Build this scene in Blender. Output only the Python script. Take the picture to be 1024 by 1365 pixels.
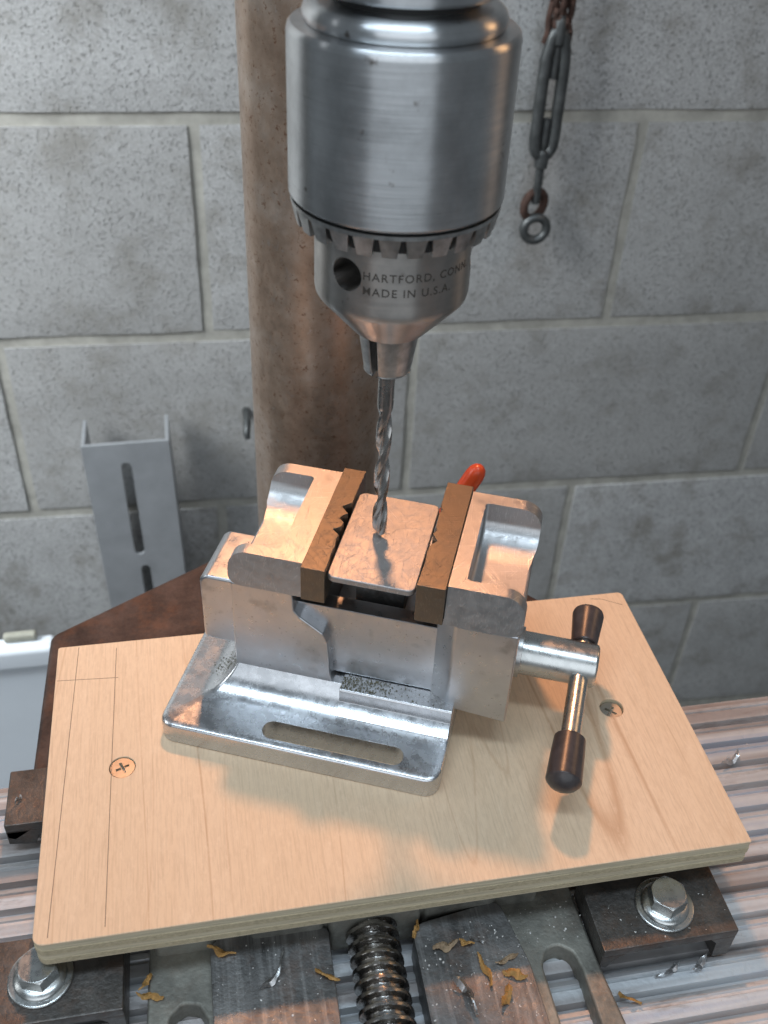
import bpy, bmesh, math, random
from mathutils import Vector, Matrix
random.seed(7)
R = math.radians
sc = bpy.context.scene
for o in list(bpy.data.objects): bpy.data.objects.remove(o)
C = sc.collection
MM = 0.001

# ------------------------------------------------------------------ camera
def camera():
    f, pi, ro, ya = 1350.13, R(38.775), R(-3.082), R(12.289)
    fwd = Vector((math.sin(ya)*math.cos(pi), math.cos(ya)*math.cos(pi), -math.sin(pi)))
    right = Vector((math.cos(ya), -math.sin(ya), 0)); down = fwd.cross(right)
    r2 = right*math.cos(ro) + down*math.sin(ro); d2 = -right*math.sin(ro) + down*math.cos(ro)
    cd = bpy.data.cameras.new('camera'); cam = bpy.data.objects.new('camera', cd); C.objects.link(cam)
    m = Matrix((r2, -d2, -fwd)).transposed().to_4x4(); m.translation = Vector((0, 0, .320)); cam.matrix_world = m
    cd.sensor_fit = 'HORIZONTAL'; cd.sensor_width = 36; cd.lens = f/1024*36
    cd.clip_start = .01; cd.clip_end = 20
    cd.dof.use_dof = True; cd.dof.focus_distance = .385; cd.dof.aperture_fstop = 22
    sc.camera = cam
camera()

# ------------------------------------------------------------------ light
sc.view_settings.view_transform = 'Standard'; sc.view_settings.look = 'None'
sc.view_settings.exposure = 0; sc.view_settings.gamma = 1
w = bpy.data.worlds.new('World'); sc.world = w; w.use_nodes = True
bg = w.node_tree.nodes['Background']; bg.inputs['Color'].default_value = (.80, .91, 1, 1); bg.inputs['Strength'].default_value = .18

def lamp(name, kind, loc, target, energy, color, **kw):
    d = bpy.data.lights.new(name, kind); d.energy = energy; d.color = color
    for k, v in kw.items(): setattr(d, k, v)
    o = bpy.data.objects.new(name, d); C.objects.link(o); o.location = loc
    o.rotation_euler = (Vector(target)-Vector(loc)).to_track_quat('-Z', 'Y').to_euler(); return o
# the warm work lamp above and behind the vice
lamp('work_lamp', 'SPOT', (.082, .656, .679), (.08, .25, .02), 14.2, (1, .455, .21), spot_size=R(56), spot_blend=.4, shadow_soft_size=.030)
# cool daylight from the garage opening, on the left and in front
lamp('daylight_left', 'AREA', (-.78, .52, .58), (-.30, .89, .03), 7.4, (.92, .97, 1), shape='RECTANGLE', size=.4, size_y=.8, spread=R(88))
lamp('daylight_front', 'AREA', (-.20, -1.15, .75), (.05, .30, .05), 11, (.86, .93, 1), shape='RECTANGLE', size=1.9, size_y=1.3)
lamp('ceiling_tube', 'AREA', (-.15, .0, 1.5), (-.1, .25, 0), 11, (.72, .87, 1), shape='RECTANGLE', size=1.2, size_y=.16)
lamp('warm_bulb_right', 'AREA', (.80, .42, .50), (.06, .28, .20), .55, (1, .55, .24), shape='RECTANGLE', size=.16, size_y=.30)

# ------------------------------------------------------------------ node helpers
class NT:
    def __init__(s, name):
        s.m = bpy.data.materials.new(name); s.m.use_nodes = True; s.t = s.m.node_tree
        s.b = s.t.nodes['Principled BSDF']; s.out = s.t.nodes['Material Output']
        tc = s.n('ShaderNodeTexCoord'); mp = s.n('ShaderNodeMapping'); mp.inputs['Scale'].default_value = (1000, 1000, 1000)
        s.l(tc.outputs['Object'], mp.inputs['Vector']); s.co = mp.outputs['Vector']; s.tc = tc
    def n(s, t, **k):
        x = s.t.nodes.new(t)
        for a, b in k.items(): setattr(x, a, b)
        return x
    def l(s, a, b): s.t.links.new(a, b)
    def put(s, inp, v):
        if hasattr(v, 'is_output'): s.l(v, inp)
        else: inp.default_value = v
    def scaled(s, sx, sy, sz, loc=(0, 0, 0)):
        mp = s.n('ShaderNodeMapping'); mp.inputs['Scale'].default_value = (sx, sy, sz); mp.inputs['Location'].default_value = loc
        s.l(s.co, mp.inputs['Vector']); return mp.outputs['Vector']
    def noise(s, scale, detail=4, rough=.55, co=None, dist=0):
        x = s.n('ShaderNodeTexNoise'); s.l(co or s.co, x.inputs['Vector'])
        x.inputs['Scale'].default_value = scale; x.inputs['Detail'].default_value = detail
        x.inputs['Roughness'].default_value = rough; x.inputs['Distortion'].default_value = dist; return x.outputs['Fac']
    def voro(s, scale, co=None, feat='F1'):
        x = s.n('ShaderNodeTexVoronoi', feature=feat); s.l(co or s.co, x.inputs['Vector']); x.inputs['Scale'].default_value = scale
        return x.outputs['Distance']
    def ramp(s, fac, *stops):
        x = s.n('ShaderNodeValToRGB'); e = x.color_ramp.elements
        while len(e) < len(stops): e.new(.5)
        for el, (p, c) in zip(e, stops):
            el.position = p; el.color = (c, c, c, 1) if isinstance(c, (int, float)) else (*c, 1)
        s.l(fac, x.inputs['Fac']); return x.outputs['Color']
    def mix(s, fac, a, b, mode='MIX'):
        x = s.n('ShaderNodeMix', data_type='RGBA', blend_type=mode)
        s.put(x.inputs[0], fac)
        for i, v in ((6, a), (7, b)): s.put(x.inputs[i], (*v, 1) if isinstance(v, tuple) and len(v) == 3 else v)
        return x.outputs[2]
    def math(s, op, a, b=0.):
        x = s.n('ShaderNodeMath', operation=op); s.put(x.inputs[0], a); s.put(x.inputs[1], b); return x.outputs[0]
    def bump(s, h, strength=.3, dist=.0003, prev=None):
        x = s.n('ShaderNodeBump'); x.inputs['Strength'].default_value = strength; x.inputs['Distance'].default_value = dist
        s.l(h, x.inputs['Height'])
        if prev is not None: s.l(prev, x.inputs['Normal'])
        return x.outputs['Normal']
    def done(s, color=None, rough=None, metal=None, normal=None, **kw):
        if color is not None: s.put(s.b.inputs['Base Color'], (*color, 1) if isinstance(color, tuple) else color)
        if rough is not None: s.put(s.b.inputs['Roughness'], rough)
        if metal is not None: s.put(s.b.inputs['Metallic'], metal)
        if normal is not None: s.l(normal, s.b.inputs['Normal'])
        for k, v in kw.items(): s.put(s.b.inputs[k], v)
        return s.m

def plain(name, color, rough=.5, metal=0, vary=.12, scale=.15, bump=.15):
    t = NT(name); f = t.noise(scale, 6, .6)
    lo = tuple(c*(1-vary) for c in color); hi = tuple(min(1, c*(1+vary)) for c in color)
    return t.done(t.ramp(f, (.3, lo), (.7, hi)), rough, metal, t.bump(t.noise(scale*6, 3), bump, .0002))

def m_cast(name, c=(.56, .57, .59), rough=.32, dirt=.35, grain=1.0):
    t = NT(name)
    big = t.noise(.035, 5, .6); mid = t.noise(.25, 5, .65); fine = t.noise(3.0, 3, .6)
    col = t.ramp(big, (.3, tuple(x*.80 for x in c)), (.65, c))
    # oxide spots and dirt blotches
    spots = t.ramp(t.noise(.11, 3, .5, co=t.scaled(1, 1, 1, (31, 7, 3))), (.61, 0), (.74, 1))
    col = t.mix(t.math('MULTIPLY', spots, dirt), col, (.17, .165, .165))
    pits = t.ramp(t.noise(.8, 2, .5), (.68, 0), (.74, 1))
    col = t.mix(t.math('MULTIPLY', pits, dirt*1.0), col, (.10, .095, .09))
    rg = t.ramp(mid, (.3, rough-.07), (.7, rough+.10))
    nb = t.bump(fine, .10*grain, .0002); nb = t.bump(mid, .08*grain, .0006, nb)
    return t.done(col, rg, 1.0, nb)

def m_scratched(name, c, rough=.32, n=.5):
    t = NT(name); col = t.ramp(t.noise(.12, 6, .7), (.3, tuple(x*.93 for x in c)), (.7, c))
    col = t.mix(t.ramp(t.noise(.5, 3, .6), (.68, 0), (.76, .3)), col, tuple(x*.5 for x in c))
    h = None; nb = None
    for ang, sx, off in ((.5, 2.6, 0), (-.75, 3.2, 9), (1.25, 2.2, 21), (-.1, 4.0, 33)):
        m0 = t.n('ShaderNodeMapping'); m0.inputs['Rotation'].default_value = (0, 0, ang); m0.inputs['Location'].default_value = (off, off, 0)
        mp = t.n('ShaderNodeMapping'); mp.inputs['Scale'].default_value = (sx, .055, .3)
        t.l(t.co, m0.inputs['Vector']); t.l(m0.outputs['Vector'], mp.inputs['Vector'])
        s = t.ramp(t.noise(1.0, 2, .5, co=mp.outputs['Vector']), (.63, 0), (.67, 1)); col = t.mix(t.math('MULTIPLY', s, t.ramp(t.noise(.09, 3, .6, co=t.scaled(1, 1, 1, (off, 3, 1))), (.42, .04), (.62, .5))), col, tuple(min(.9, x*1.55) for x in c))
        nb = t.bump(s, .35*n, .0003, nb)
    return t.done(col, t.ramp(t.noise(.3, 4), (.3, rough-.06), (.7, rough+.1)), 1.0, nb)

# ------------------------------------------------------------------ mesh helpers (all in mm)
def finish(bm, smooth=38):
    bmesh.ops.recalc_face_normals(bm, faces=bm.faces[:])
def bevel(bm, width, seg=2, ang=32, sel=None):
    bm.normal_update()
    es = [e for e in bm.edges if len(e.link_faces) == 2 and e.calc_face_angle(0) > R(ang) and (sel is None or sel(e))]
    if es: bmesh.ops.bevel(bm, geom=es, offset=width, segments=seg, profile=.5, affect='EDGES', clamp_overlap=True)
    return bm
def obj(name, bm, mat, parent=None, loc=(0, 0, 0), rot=None, smooth=40, scale=True):
    if scale: bmesh.ops.scale(bm, vec=(MM, MM, MM), verts=bm.verts[:])
    bmesh.ops.recalc_face_normals(bm, faces=bm.faces[:])
    me = bpy.data.meshes.new(name); bm.to_mesh(me); bm.free()
    for p in me.polygons: p.use_smooth = True
    me.set_sharp_from_angle(angle=R(smooth))
    if mat: me.materials.append(mat)
    o = bpy.data.objects.new(name, me); C.objects.link(o)
    if len(me.polygons) < 20000: wm = o.modifiers.new('weighted_normals', 'WEIGHTED_NORMAL'); wm.keep_sharp = True
    o.location = Vector(loc)*MM
    if rot is not None: o.rotation_euler = rot
    if parent: o.parent = parent
    return o
def tag(o, label=None, cat=None, group=None, kind=None):
    if label: o['label'] = label
    if cat: o['category'] = cat
    if group: o['group'] = group
    if kind: o['kind'] = kind
    return o
def thing(name, label, cat, loc=(0, 0, 0), rz=0, group=None):
    o = bpy.data.objects.new(name, None); C.objects.link(o); o.location = Vector(loc)*MM; o.rotation_euler = (0, 0, rz)
    o.empty_display_size = .02
    return tag(o, label, cat, group)
def box(x0, x1, y0, y1, z0, z1, bm=None):
    bm = bm or bmesh.new()
    v = [bm.verts.new((x, y, z)) for z in (z0, z1) for y in (y0, y1) for x in (x0, x1)]
    for f in ((0, 2, 3, 1), (4, 5, 7, 6), (0, 1, 5, 4), (2, 6, 7, 3), (0, 4, 6, 2), (1, 3, 7, 5)): bm.faces.new([v[i] for i in f])
    return bm
AX = {'z': lambda a, b, t: (a, b, t), 'y': lambda a, b, t: (a, t, b), 'x': lambda a, b, t: (t, a, b)}
def prism(pts, t0, t1, axis='z', bm=None):
    """extrude a 2D outline: z -> (x,y), y -> (x,z), x -> (y,z)"""
    bm = bm or bmesh.new(); f = AX[axis]
    lo = [bm.verts.new(f(a, b, t0)) for a, b in pts]; hi = [bm.verts.new(f(a, b, t1)) for a, b in pts]
    n = len(pts)
    bm.faces.new(lo[::-1]); bm.faces.new(hi)
    for i in range(n): bm.faces.new((lo[i], lo[(i+1) % n], hi[(i+1) % n], hi[i]))
    bmesh.ops.recalc_face_normals(bm, faces=bm.faces[:])
    return bm
def rounded(pts, rad, seg=5):
    """round the corners of an outline; rad is one number or one per corner"""
    out = []; n = len(pts)
    for i, p in enumerate(pts):
        r = rad[i] if isinstance(rad, (list, tuple)) else rad
        p = Vector(p); a = Vector(pts[i-1])-p; b = Vector(pts[(i+1) % n])-p
        la, lb = a.length, b.length
        if r <= 0 or la == 0 or lb == 0: out.append(tuple(p)); continue
        a.normalize(); b.normalize(); ang = a.angle(b)
        d = min(r/math.tan(ang/2), la*.49, lb*.49); r2 = d*math.tan(ang/2)
        c = p+(a+b).normalized()*(r2/math.sin(ang/2)); s = p+a*d-c; e = p+b*d-c
        a0 = math.atan2(s.y, s.x); a1 = math.atan2(e.y, e.x); da = (a1-a0+math.pi) % (2*math.pi)-math.pi
        for k in range(seg+1):
            t = a0+da*k/seg; out.append((c.x+math.cos(t)*r2, c.y+math.sin(t)*r2))
    return out
def stadium(x0, x1, y0, y1, seg=10):
    r = (y1-y0)/2; cy = (y0+y1)/2; out = []
    for k in range(seg+1): t = -math.pi/2+math.pi*k/seg; out.append((x1-r+r*math.cos(t), cy+r*math.sin(t)))
    for k in range(seg+1): t = math.pi/2+math.pi*k/seg; out.append((x0+r+r*math.cos(t), cy+r*math.sin(t)))
    return out
def lathe(prof, seg=48, bm=None, close=True):
    """prof: (r, z) list turned about z"""
    bm = bm or bmesh.new(); rings = []
    for r, z in prof:
        if r < 1e-6: rings.append([bm.verts.new((0, 0, z))])
        else: rings.append([bm.verts.new((r*math.cos(2*math.pi*k/seg), r*math.sin(2*math.pi*k/seg), z)) for k in range(seg)])
    for a, b in zip(rings, rings[1:]):
        for k in range(seg):
            q = (k+1) % seg
            if len(a) == 1 and len(b) == 1: continue
            if len(a) == 1: bm.faces.new((a[0], b[q], b[k]))
            elif len(b) == 1: bm.faces.new((a[k], a[q], b[0]))
            else: bm.faces.new((a[k], a[q], b[q], b[k]))
    if close:
        if len(rings[0]) > 1: bm.faces.new(rings[0][::-1])
        if len(rings[-1]) > 1: bm.faces.new(rings[-1])
    return bm
def tube(path, rad, seg=10, bm=None, closed=False):
    bm = bm or bmesh.new(); P = [Vector(p) for p in path]; rings = []; n = len(P); prev = None
    for i, p in enumerate(P):
        t = (P[(i+1) % n]-P[i-1]) if closed else (P[min(i+1, n-1)]-P[max(i-1, 0)])
        t.normalize()
        if prev is None: a = t.orthogonal().normalized()
        else: a = (prev-t*prev.dot(t)).normalized()
        prev = a; b = t.cross(a); r = rad[i] if isinstance(rad, (list, tuple)) else rad
        rings.append([bm.verts.new(p+(a*math.cos(2*math.pi*k/seg)+b*math.sin(2*math.pi*k/seg))*r) for k in range(seg)])
    m = n if closed else n-1
    for i in range(m):
        A, B = rings[i], rings[(i+1) % n]
        for k in range(seg): bm.faces.new((A[k], A[(k+1) % seg], B[(k+1) % seg], B[k]))
    if not closed: bm.faces.new(rings[0][::-1]); bm.faces.new(rings[-1])
    return bm
def xform(bm, M): bmesh.ops.transform(bm, matrix=M, verts=bm.verts[:]); return bm
def along(bm, p, d):
    """turn a shape built about +z so that z runs along d, then move it to p"""
    q = Vector(d).normalized().to_track_quat('Z', 'Y').to_matrix().to_4x4(); q.translation = Vector(p); return xform(bm, q)
def boolean(bm, cutters, op='DIFFERENCE'):
    obs = []
    def tmp(b):
        bmesh.ops.recalc_face_normals(b, faces=b.faces[:])
        me = bpy.data.meshes.new('tmp'); b.to_mesh(me); b.free(); o = bpy.data.objects.new('tmp', me); C.objects.link(o); obs.append(o); return o
    a = tmp(bm)
    for c in cutters:
        md = a.modifiers.new('b', 'BOOLEAN'); md.operation = op; md.solver = 'EXACT'; md.object = tmp(c)
    dg = bpy.context.evaluated_depsgraph_get(); me = bpy.data.meshes.new_from_object(a.evaluated_get(dg))
    out = bmesh.new(); out.from_mesh(me)
    for o in obs: bpy.data.objects.remove(o)
    bpy.data.meshes.remove(me)
    bmesh.ops.remove_doubles(out, verts=out.verts[:], dist=.002)
    bmesh.ops.dissolve_limit(out, angle_limit=R(1), verts=out.verts[:], edges=out.edges[:])
    return out
def copy_tree(o, parent=None, **kw):
    c = o.copy(); C.objects.link(c)
    for k in [k for k in ('label',) if k in c.keys() and parent is None]: del c[k]
    if parent: c.parent = parent
    for ch in list(o.children): copy_tree(ch, c)
    return c

# ------------------------------------------------------------------ materials
M = {}
M['cast'] = m_cast('cast_aluminium')
M['cast_smooth'] = m_cast('cast_aluminium_rubbed', (.64, .65, .67), .25, .22, .6)
M['machined'] = m_scratched('machined_aluminium', (.50, .495, .495), .40, .5)
M['insert'] = m_scratched('blackened_jaw_steel', (.20, .168, .132), .45, .7)
M['plate'] = m_scratched('scratched_aluminium', (.46, .445, .44), .52, .8)
M['zinc'] = m_cast('zinc_plated_steel', (.60, .61, .60), .27, .22, .7)
M['cap'] = plain('dark_brown_plastic', (.048, .040, .040), .33, 0, .3, .3, .12)
M['red'] = plain('orange_red_plastic', (.58, .065, .014), .30, 0, .1, .1, .05)

def m_brushed(name, c=(.62, .63, .64), rough=.30):
    t = NT(name)
    st = t.noise(1.0, 5, .65, co=t.scaled(.03, .03, 1.6)); blot = t.noise(.07, 5, .65)
    spot = t.ramp(t.noise(.16, 4, .6, co=t.scaled(1, 1, 1, (4, 9, 2))), (.66, 0), (.74, 1))
    col = t.ramp(blot, (.32, tuple(x*.74 for x in c)), (.62, c)); col = t.mix(t.math('MULTIPLY', spot, .85), col, (.13, .10, .08)); col = t.mix(t.ramp(st, (.35, .18), (.55, 0)), col, (.34, .34, .34))
    tan = t.n('ShaderNodeTangent', direction_type='RADIAL', axis='Z')
    m = t.done(col, t.ramp(st, (.3, rough-.03), (.7, rough+.05)), 1.0, t.bump(st, .035, .0002), Anisotropic=.93, **{'Anisotropic Rotation': .25})
    t.l(tan.outputs[0], t.b.inputs['Tangent']); return m
M['chuck'] = m_brushed('brushed_chuck_steel')
M['chuck_low'] = m_brushed('stained_chuck_steel', (.54, .51, .48), .31)
M['gear'] = plain('oiled_grey_steel', (.48, .475, .465), .33, 1, .3, .3, .2)
M['dark'] = plain('recess_shade_black', (.015, .015, .015), .6, 0)  # near-black colour standing in for shade in the chuck's gaps and holes
M['bit'] = m_cast('bright_drill_steel', (.50, .48, .46), .24, .15, .3)
M['ink'] = plain('etched_letters', (.075, .065, .055), .6, .3)

def m_column():
    t = NT('rusty_column_steel')
    a = t.noise(.045, 6, .68); b = t.noise(.35, 5, .72); s = t.noise(.16, 5, .75, co=t.scaled(1, 1, .7, (4, 4, 4)))
    col = t.ramp(a, (.30, (.31, .215, .155)), (.5, (.42, .305, .23)), (.70, (.50, .40, .33)))
    col = t.mix(t.ramp(b, (.57, 0), (.66, .75)), col, (.17, .075, .035))
    col = t.mix(t.ramp(s, (.60, 0), (.70, .5)), col, (.60, .55, .51))
    return t.done(col, t.ramp(b, (.3, .27), (.7, .42)), t.ramp(s, (.3, .60), (.7, .85)), t.bump(b, .22, .0003))
M['column'] = m_column()

def m_block():
    t = NT('concrete_block_face')
    inf = t.n('ShaderNodeObjectInfo'); rnd = inf.outputs['Random']
    co = t.n('ShaderNodeTexCoord'); ge = t.n('ShaderNodeNewGeometry')
    mp = t.n('ShaderNodeMapping'); mp.inputs['Scale'].default_value = (1000,)*3; t.l(ge.outputs['Position'], mp.inputs['Vector']); t.co = mp.outputs['Vector']
    big = t.noise(.007, 5, .6); mid = t.noise(.045, 5, .65); fine = t.noise(.45, 4, .7); pit = t.noise(.32, 3, .62, co=t.scaled(1, 1, 1, (50, 3, 8)))
    col = t.ramp(big, (.3, (.25, .247, .238)), (.5, (.375, .372, .362)), (.72, (.48, .478, .47)))
    col = t.mix(.55, col, t.ramp(mid, (.25, (.20, .20, .195)), (.75, (.44, .44, .445))))
    col = t.mix(t.math('MULTIPLY', t.ramp(pit, (.56, 0), (.65, 1)), .8), col, (.10, .10, .095))
    col = t.mix(.36, col, t.ramp(fine, (.32, .12), (.68, .62)))
    col = t.mix(t.ramp(t.noise(.018, 5, .7, co=t.scaled(1, 1, 1, (9, 5, 77))), (.50, 0), (.70, .85)), col, (.17, .157, .135))
    col = t.mix(t.math('MULTIPLY', rnd, .55), col, (.21, .205, .195))
    n = t.bump(t.ramp(pit, (.55, 1), (.70, 0)), .6, .0014); n = t.bump(fine, .45, .0010, n)
    return t.done(col, .92, 0, n)
M['block'] = m_block()
M['mortar'] = plain('pale_mortar', (.29, .28, .25), .95, 0, .22, .05, .6)

def m_wood():
    t = NT('sanded_birch_veneer')
    wob = t.noise(.02, 3, .5, co=t.scaled(1, .35, 1))
    def streak(sx, sy, sc_, det, off): return t.noise(sc_, det, .6, co=t.scaled(sx, sy, .01, off), dist=.35)
    fine = streak(1, .035, 1.5, 4, (0, 0, 0)); mid = streak(1, .02, .16, 4, (5, 0, 0)); big = t.noise(.016, 3, .5, co=t.scaled(1, .3, 1))
    col = t.ramp(big, (.3, (.68, .51, .345)), (.7, (.74, .565, .395)))
    col = t.mix(t.ramp(mid, (.33, .12), (.6, 0)), col, (.60, .40, .23))
    col = t.mix(t.ramp(fine, (.36, .34), (.5, 0)), col, (.48, .35, .235))
    # long thin growth lines
    def contour(sx, sy, k, wd_, off):
        f = t.math('FRACT', t.math('MULTIPLY', t.noise(1.0, 1.5, .4, co=t.scaled(sx, sy, .01, off)), k))
        d = t.math('ABSOLUTE', t.math('SUBTRACT', f, .5)); return t.ramp(d, (0, 1), (wd_, 0))
    for sx, sy, k, wd_, off, am in ((.013, .0016, 7, .022, (3, 0, 0), .62), (.03, .003, 5, .03, (8, 2, 0), .34)):
        col = t.mix(t.math('MULTIPLY', contour(sx, sy, k, wd_, off), t.ramp(t.noise(.035, 3, co=t.scaled(1, .4, 1)), (.38, am*.2), (.62, am))), col, (.42, .24, .13))
    fl = t.noise(.9, 4, .7, co=t.scaled(1, .22, .2)); fp = t.noise(.45, 3, .7, co=t.scaled(1, .5, .2, (3, 9, 1)))
    col = t.mix(t.ramp(fl, (.35, .30), (.55, 0)), col, (.52, .37, .245)); col = t.mix(t.ramp(fp, (.55, 0), (.75, .35)), col, (.80, .63, .46))
    return t.done(col, .55, 0, t.bump(fine, .12, .0002))
M['wood'] = m_wood()
def m_ply(name, c, sx, sy):
    t = NT(name); f = t.noise(.5, 5, .7, co=t.scaled(sx, sy, 2.2)); s = t.noise(.06, 3, .5, co=t.scaled(1, 1, 4))
    col = t.ramp(f, (.3, tuple(x*.66 for x in c)), (.6, c)); col = t.mix(t.ramp(s, (.66, 0), (.72, .8)), col, (.12, .095, .06))
    return t.done(col, .8, 0, t.bump(f, .5, .0004))
M['ply_end'] = m_ply('ply_end_grain', (.50, .42, .28), 1.2, 1.2)
M['ply_long'] = m_ply('ply_long_grain', (.60, .52, .37), .08, .08)
M['pencil'] = plain('pencil_graphite', (.22, .16, .12), .6)

def m_iron(name, c=(.085, .08, .076), rust=.25, rough=.48, streak=True):
    t = NT(name); a = t.noise(.05, 5, .65); b = t.noise(.5, 4, .65)
    col = t.ramp(a, (.3, tuple(x*.55 for x in c)), (.7, tuple(x*1.5 for x in c)))
    if streak: col = t.mix(t.ramp(t.noise(.35, 4, .6, co=t.scaled(1, .05, 1)), (.5, 0), (.72, .5)), col, tuple(x*2.6 for x in c))
    col = t.mix(t.math('MULTIPLY', t.ramp(t.noise(.07, 5, .7, co=t.scaled(1, 1, 1, (7, 70, 1))), (.5, 0), (.66, 1)), rust), col, (.20, .085, .035))
    return t.done(col, t.ramp(b, (.3, rough-.1), (.7, rough+.14)), .75, t.bump(b, .5, .0005))
M['iron'] = m_iron('machined_cast_iron', (.17, .168, .165))
M['iron_rough'] = m_iron('rough_cast_iron', (.27, .265, .235), .15, .6, False)
M['clamp'] = m_iron('rusty_clamp_steel', (.12, .112, .105), .22, .42, False)
M['table'] = m_iron('brown_table_iron', (.075, .055, .048), .25, .62, False)
M['thread'] = m_cast('oily_lead_screw_steel', (.42, .40, .38), .25, .6, .4)
def m_rib():
    t = NT('weathered_aluminium_ribs')
    a = t.noise(.02, 6, .65, co=t.scaled(.35, 1, 1)); b = t.noise(.4, 5, .7); c = t.noise(.12, 5, .7, co=t.scaled(.25, 1, 1, (3, 30, 8)))
    col = t.ramp(a, (.3, (.42, .43, .44)), (.7, (.68, .70, .72)))
    col = t.mix(t.ramp(c, (.55, 0), (.68, .6)), col, (.21, .18, .16))
    bd = t.noise(1.0, 2, .6, co=t.scaled(.003, .115, .05)); col = t.mix(t.ramp(bd, (.38, .75), (.55, 0)), col, (.26, .22, .205)); col = t.mix(t.ramp(bd, (.58, 0), (.66, .6)), col, (.40, .45, .54))
    return t.done(col, t.ramp(b, (.3, .36), (.7, .6)), .5, t.bump(b, .35, .0004))
M['rib'] = m_rib()
M['bracket'] = plain('grey_painted_steel', (.375, .388, .405), .40, .5, .12, .03, .1)
M['white_plastic'] = plain('pale_blue_white_plastic', (.72, .76, .80), .45, 0, .05, .01, .05)
M['cream'] = plain('yellowed_plastic', (.34, .33, .27), .5)
M['gal'] = plain('dull_dark_steel', (.10, .105, .105), .48, .8, .35, .1, .4)
M['rust'] = plain('rusted_wire', (.055, .028, .02), .85, .1, .5, .15, .6)
M['curl_w'] = m_scratched('bright_aluminium_curl', (.85, .85, .85), .3, .4)
M['curl_o'] = plain('amber_wood_shaving', (.66, .40, .14), .6, 0, .3, .4, .3)
M['curl_t'] = plain('tan_wood_shaving', (.50, .37, .24), .6, 0, .3, .4, .3)
M['chip'] = plain('pale_metal_chip', (.62, .60, .57), .5, .3)
M['floor'] = plain('concrete_floor', (.17, .165, .16), .9, 0, .3, .01, .4)
M['screw'] = m_cast('dull_screw_steel', (.55, .50, .42), .38, .3, .5)

# ------------------------------------------------------------------ the block wall and floor
WA = R(-1.837); wd = Vector((math.cos(WA), math.sin(WA), 0)); wn = Vector((-math.sin(WA), math.cos(WA), 0))
wall = thing('block_wall', 'grey concrete block wall with pale mortar joints behind the drill press', 'wall', tuple(wn*893), WA)
tag(obj('floor', box(-2600, 2600, -1800, 893, -1030, -1000), M['floor']), kind='structure')
COURSE, PITCH = 209, 405.6
obj('mortar', box(-1500, 1600, 3.6, 160, -1000, 700), M['mortar'], wall)
joints = [34+COURSE*k for k in range(3, -5, -1)]                 # z of the bed joints
meshes = []
for v in range(4):
    bm = box(-197.5, 197.5, 0, 60, -98.5, 98.5)
    bmesh.ops.subdivide_edges(bm, edges=bm.edges[:], cuts=9, use_grid_fill=True)
    rr = random.Random(v)
    for vt in bm.verts:
        ed = (abs(vt.co.x) > 197, abs(vt.co.z) > 98)
        if ed[0]: vt.co.x += rr.uniform(-.4, .3)
        if ed[1]: vt.co.z += rr.uniform(-.4, .3)
        if vt.co.y < 1: vt.co.y += rr.uniform(-.7, .7) + (1.6 if ed[0] or ed[1] else 0)
    o = obj('concrete_block', bm, M['block'], wall, smooth=60); meshes.append(o.data); bpy.data.objects.remove(o)
rr = random.Random(3)
for ci in range(len(joints)-1):
    top, bot = joints[ci], joints[ci+1]
    off = -19 if (ci % 2 == 1) else 187
    for k in range(-3, 4):
        s0 = off+PITCH*k
        if s0 > 1150 or s0 < -1350: continue
        b = bpy.data.objects.new('concrete_block', meshes[rr.randrange(4)]); C.objects.link(b); b.parent = wall
        b.location = Vector((s0+PITCH/2, rr.uniform(-.8, .8), (top+bot)/2))*MM
        b.rotation_euler = (0, rr.uniform(-.0012, .0012), rr.uniform(-.001, .001))
# ------------------------------------------------------------------ drill table, column
prof = rounded([(-84, 283.5), (-82, 365), (-9, 407), (18, 424), (88, 424), (156, 364), (163, 356), (164, 283.5)], [2, 7, 30, 20, 20, 10, 6, 2])
bm = bevel(prism(prof, -72, -40), 2.5, 3, 50)
tag(obj('drill_table', bm, M['table']), 'brown rusty iron drill table behind the plywood board', 'table')
col = thing('drill_column', 'thick rusty round steel column standing behind the drill chuck', 'column', (61.1, 466.9, -72))
obj('shaft', lathe([(35, 0), (35, 304), (33.5, 306)], 96), M['column'], col)
tag(obj('wall_hook', tube([(42, 893.5, -262), (42, 876, -262), (41, 866, -266), (40, 862, -271), (41, 862, -276)], [4, 4, 3.8, 3.6, 3.2], 12), M['gal']),
    'small dull hook on the wall at the left edge of the column', 'hook')

# ------------------------------------------------------------------ chuck and bit
CX, CY = 60.3, 283.8
ch = thing('drill_chuck', 'brushed steel keyed drill chuck with gear teeth above the vice', 'drill chuck', (CX, CY, 0))
obj('sleeve', lathe([(25, 207.6), (30.6, 207.6), (31.5, 208.6), (31.5, 251.2), (31.2, 252.6), (30.4, 253.4), (26.0, 253.6), (20, 253.6)], 128), M['chuck'], ch)
obj('shoulder', lathe([(20, 253.7), (26.6, 253.7), (27.3, 254.6), (27.4, 256.0), (26.9, 257.4), (25.6, 258.6), (23.6, 259.2), (20, 259.3)], 128), M['chuck'], ch)
obj('spindle_nose', lathe([(20.5, 261.8), (24.3, 261.8), (24.9, 262.5), (24.9, 300), (24.5, 301)], 128), M['chuck'], ch)
obj('gap_shade_backing', lathe([(27.6, 200.6), (28.2, 205.5), (26.5, 207.2), (19.8, 207.4), (19.8, 262.5)], 64), M['dark'], ch)  # black backing that paints the shade in the tooth gaps and groove
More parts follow.
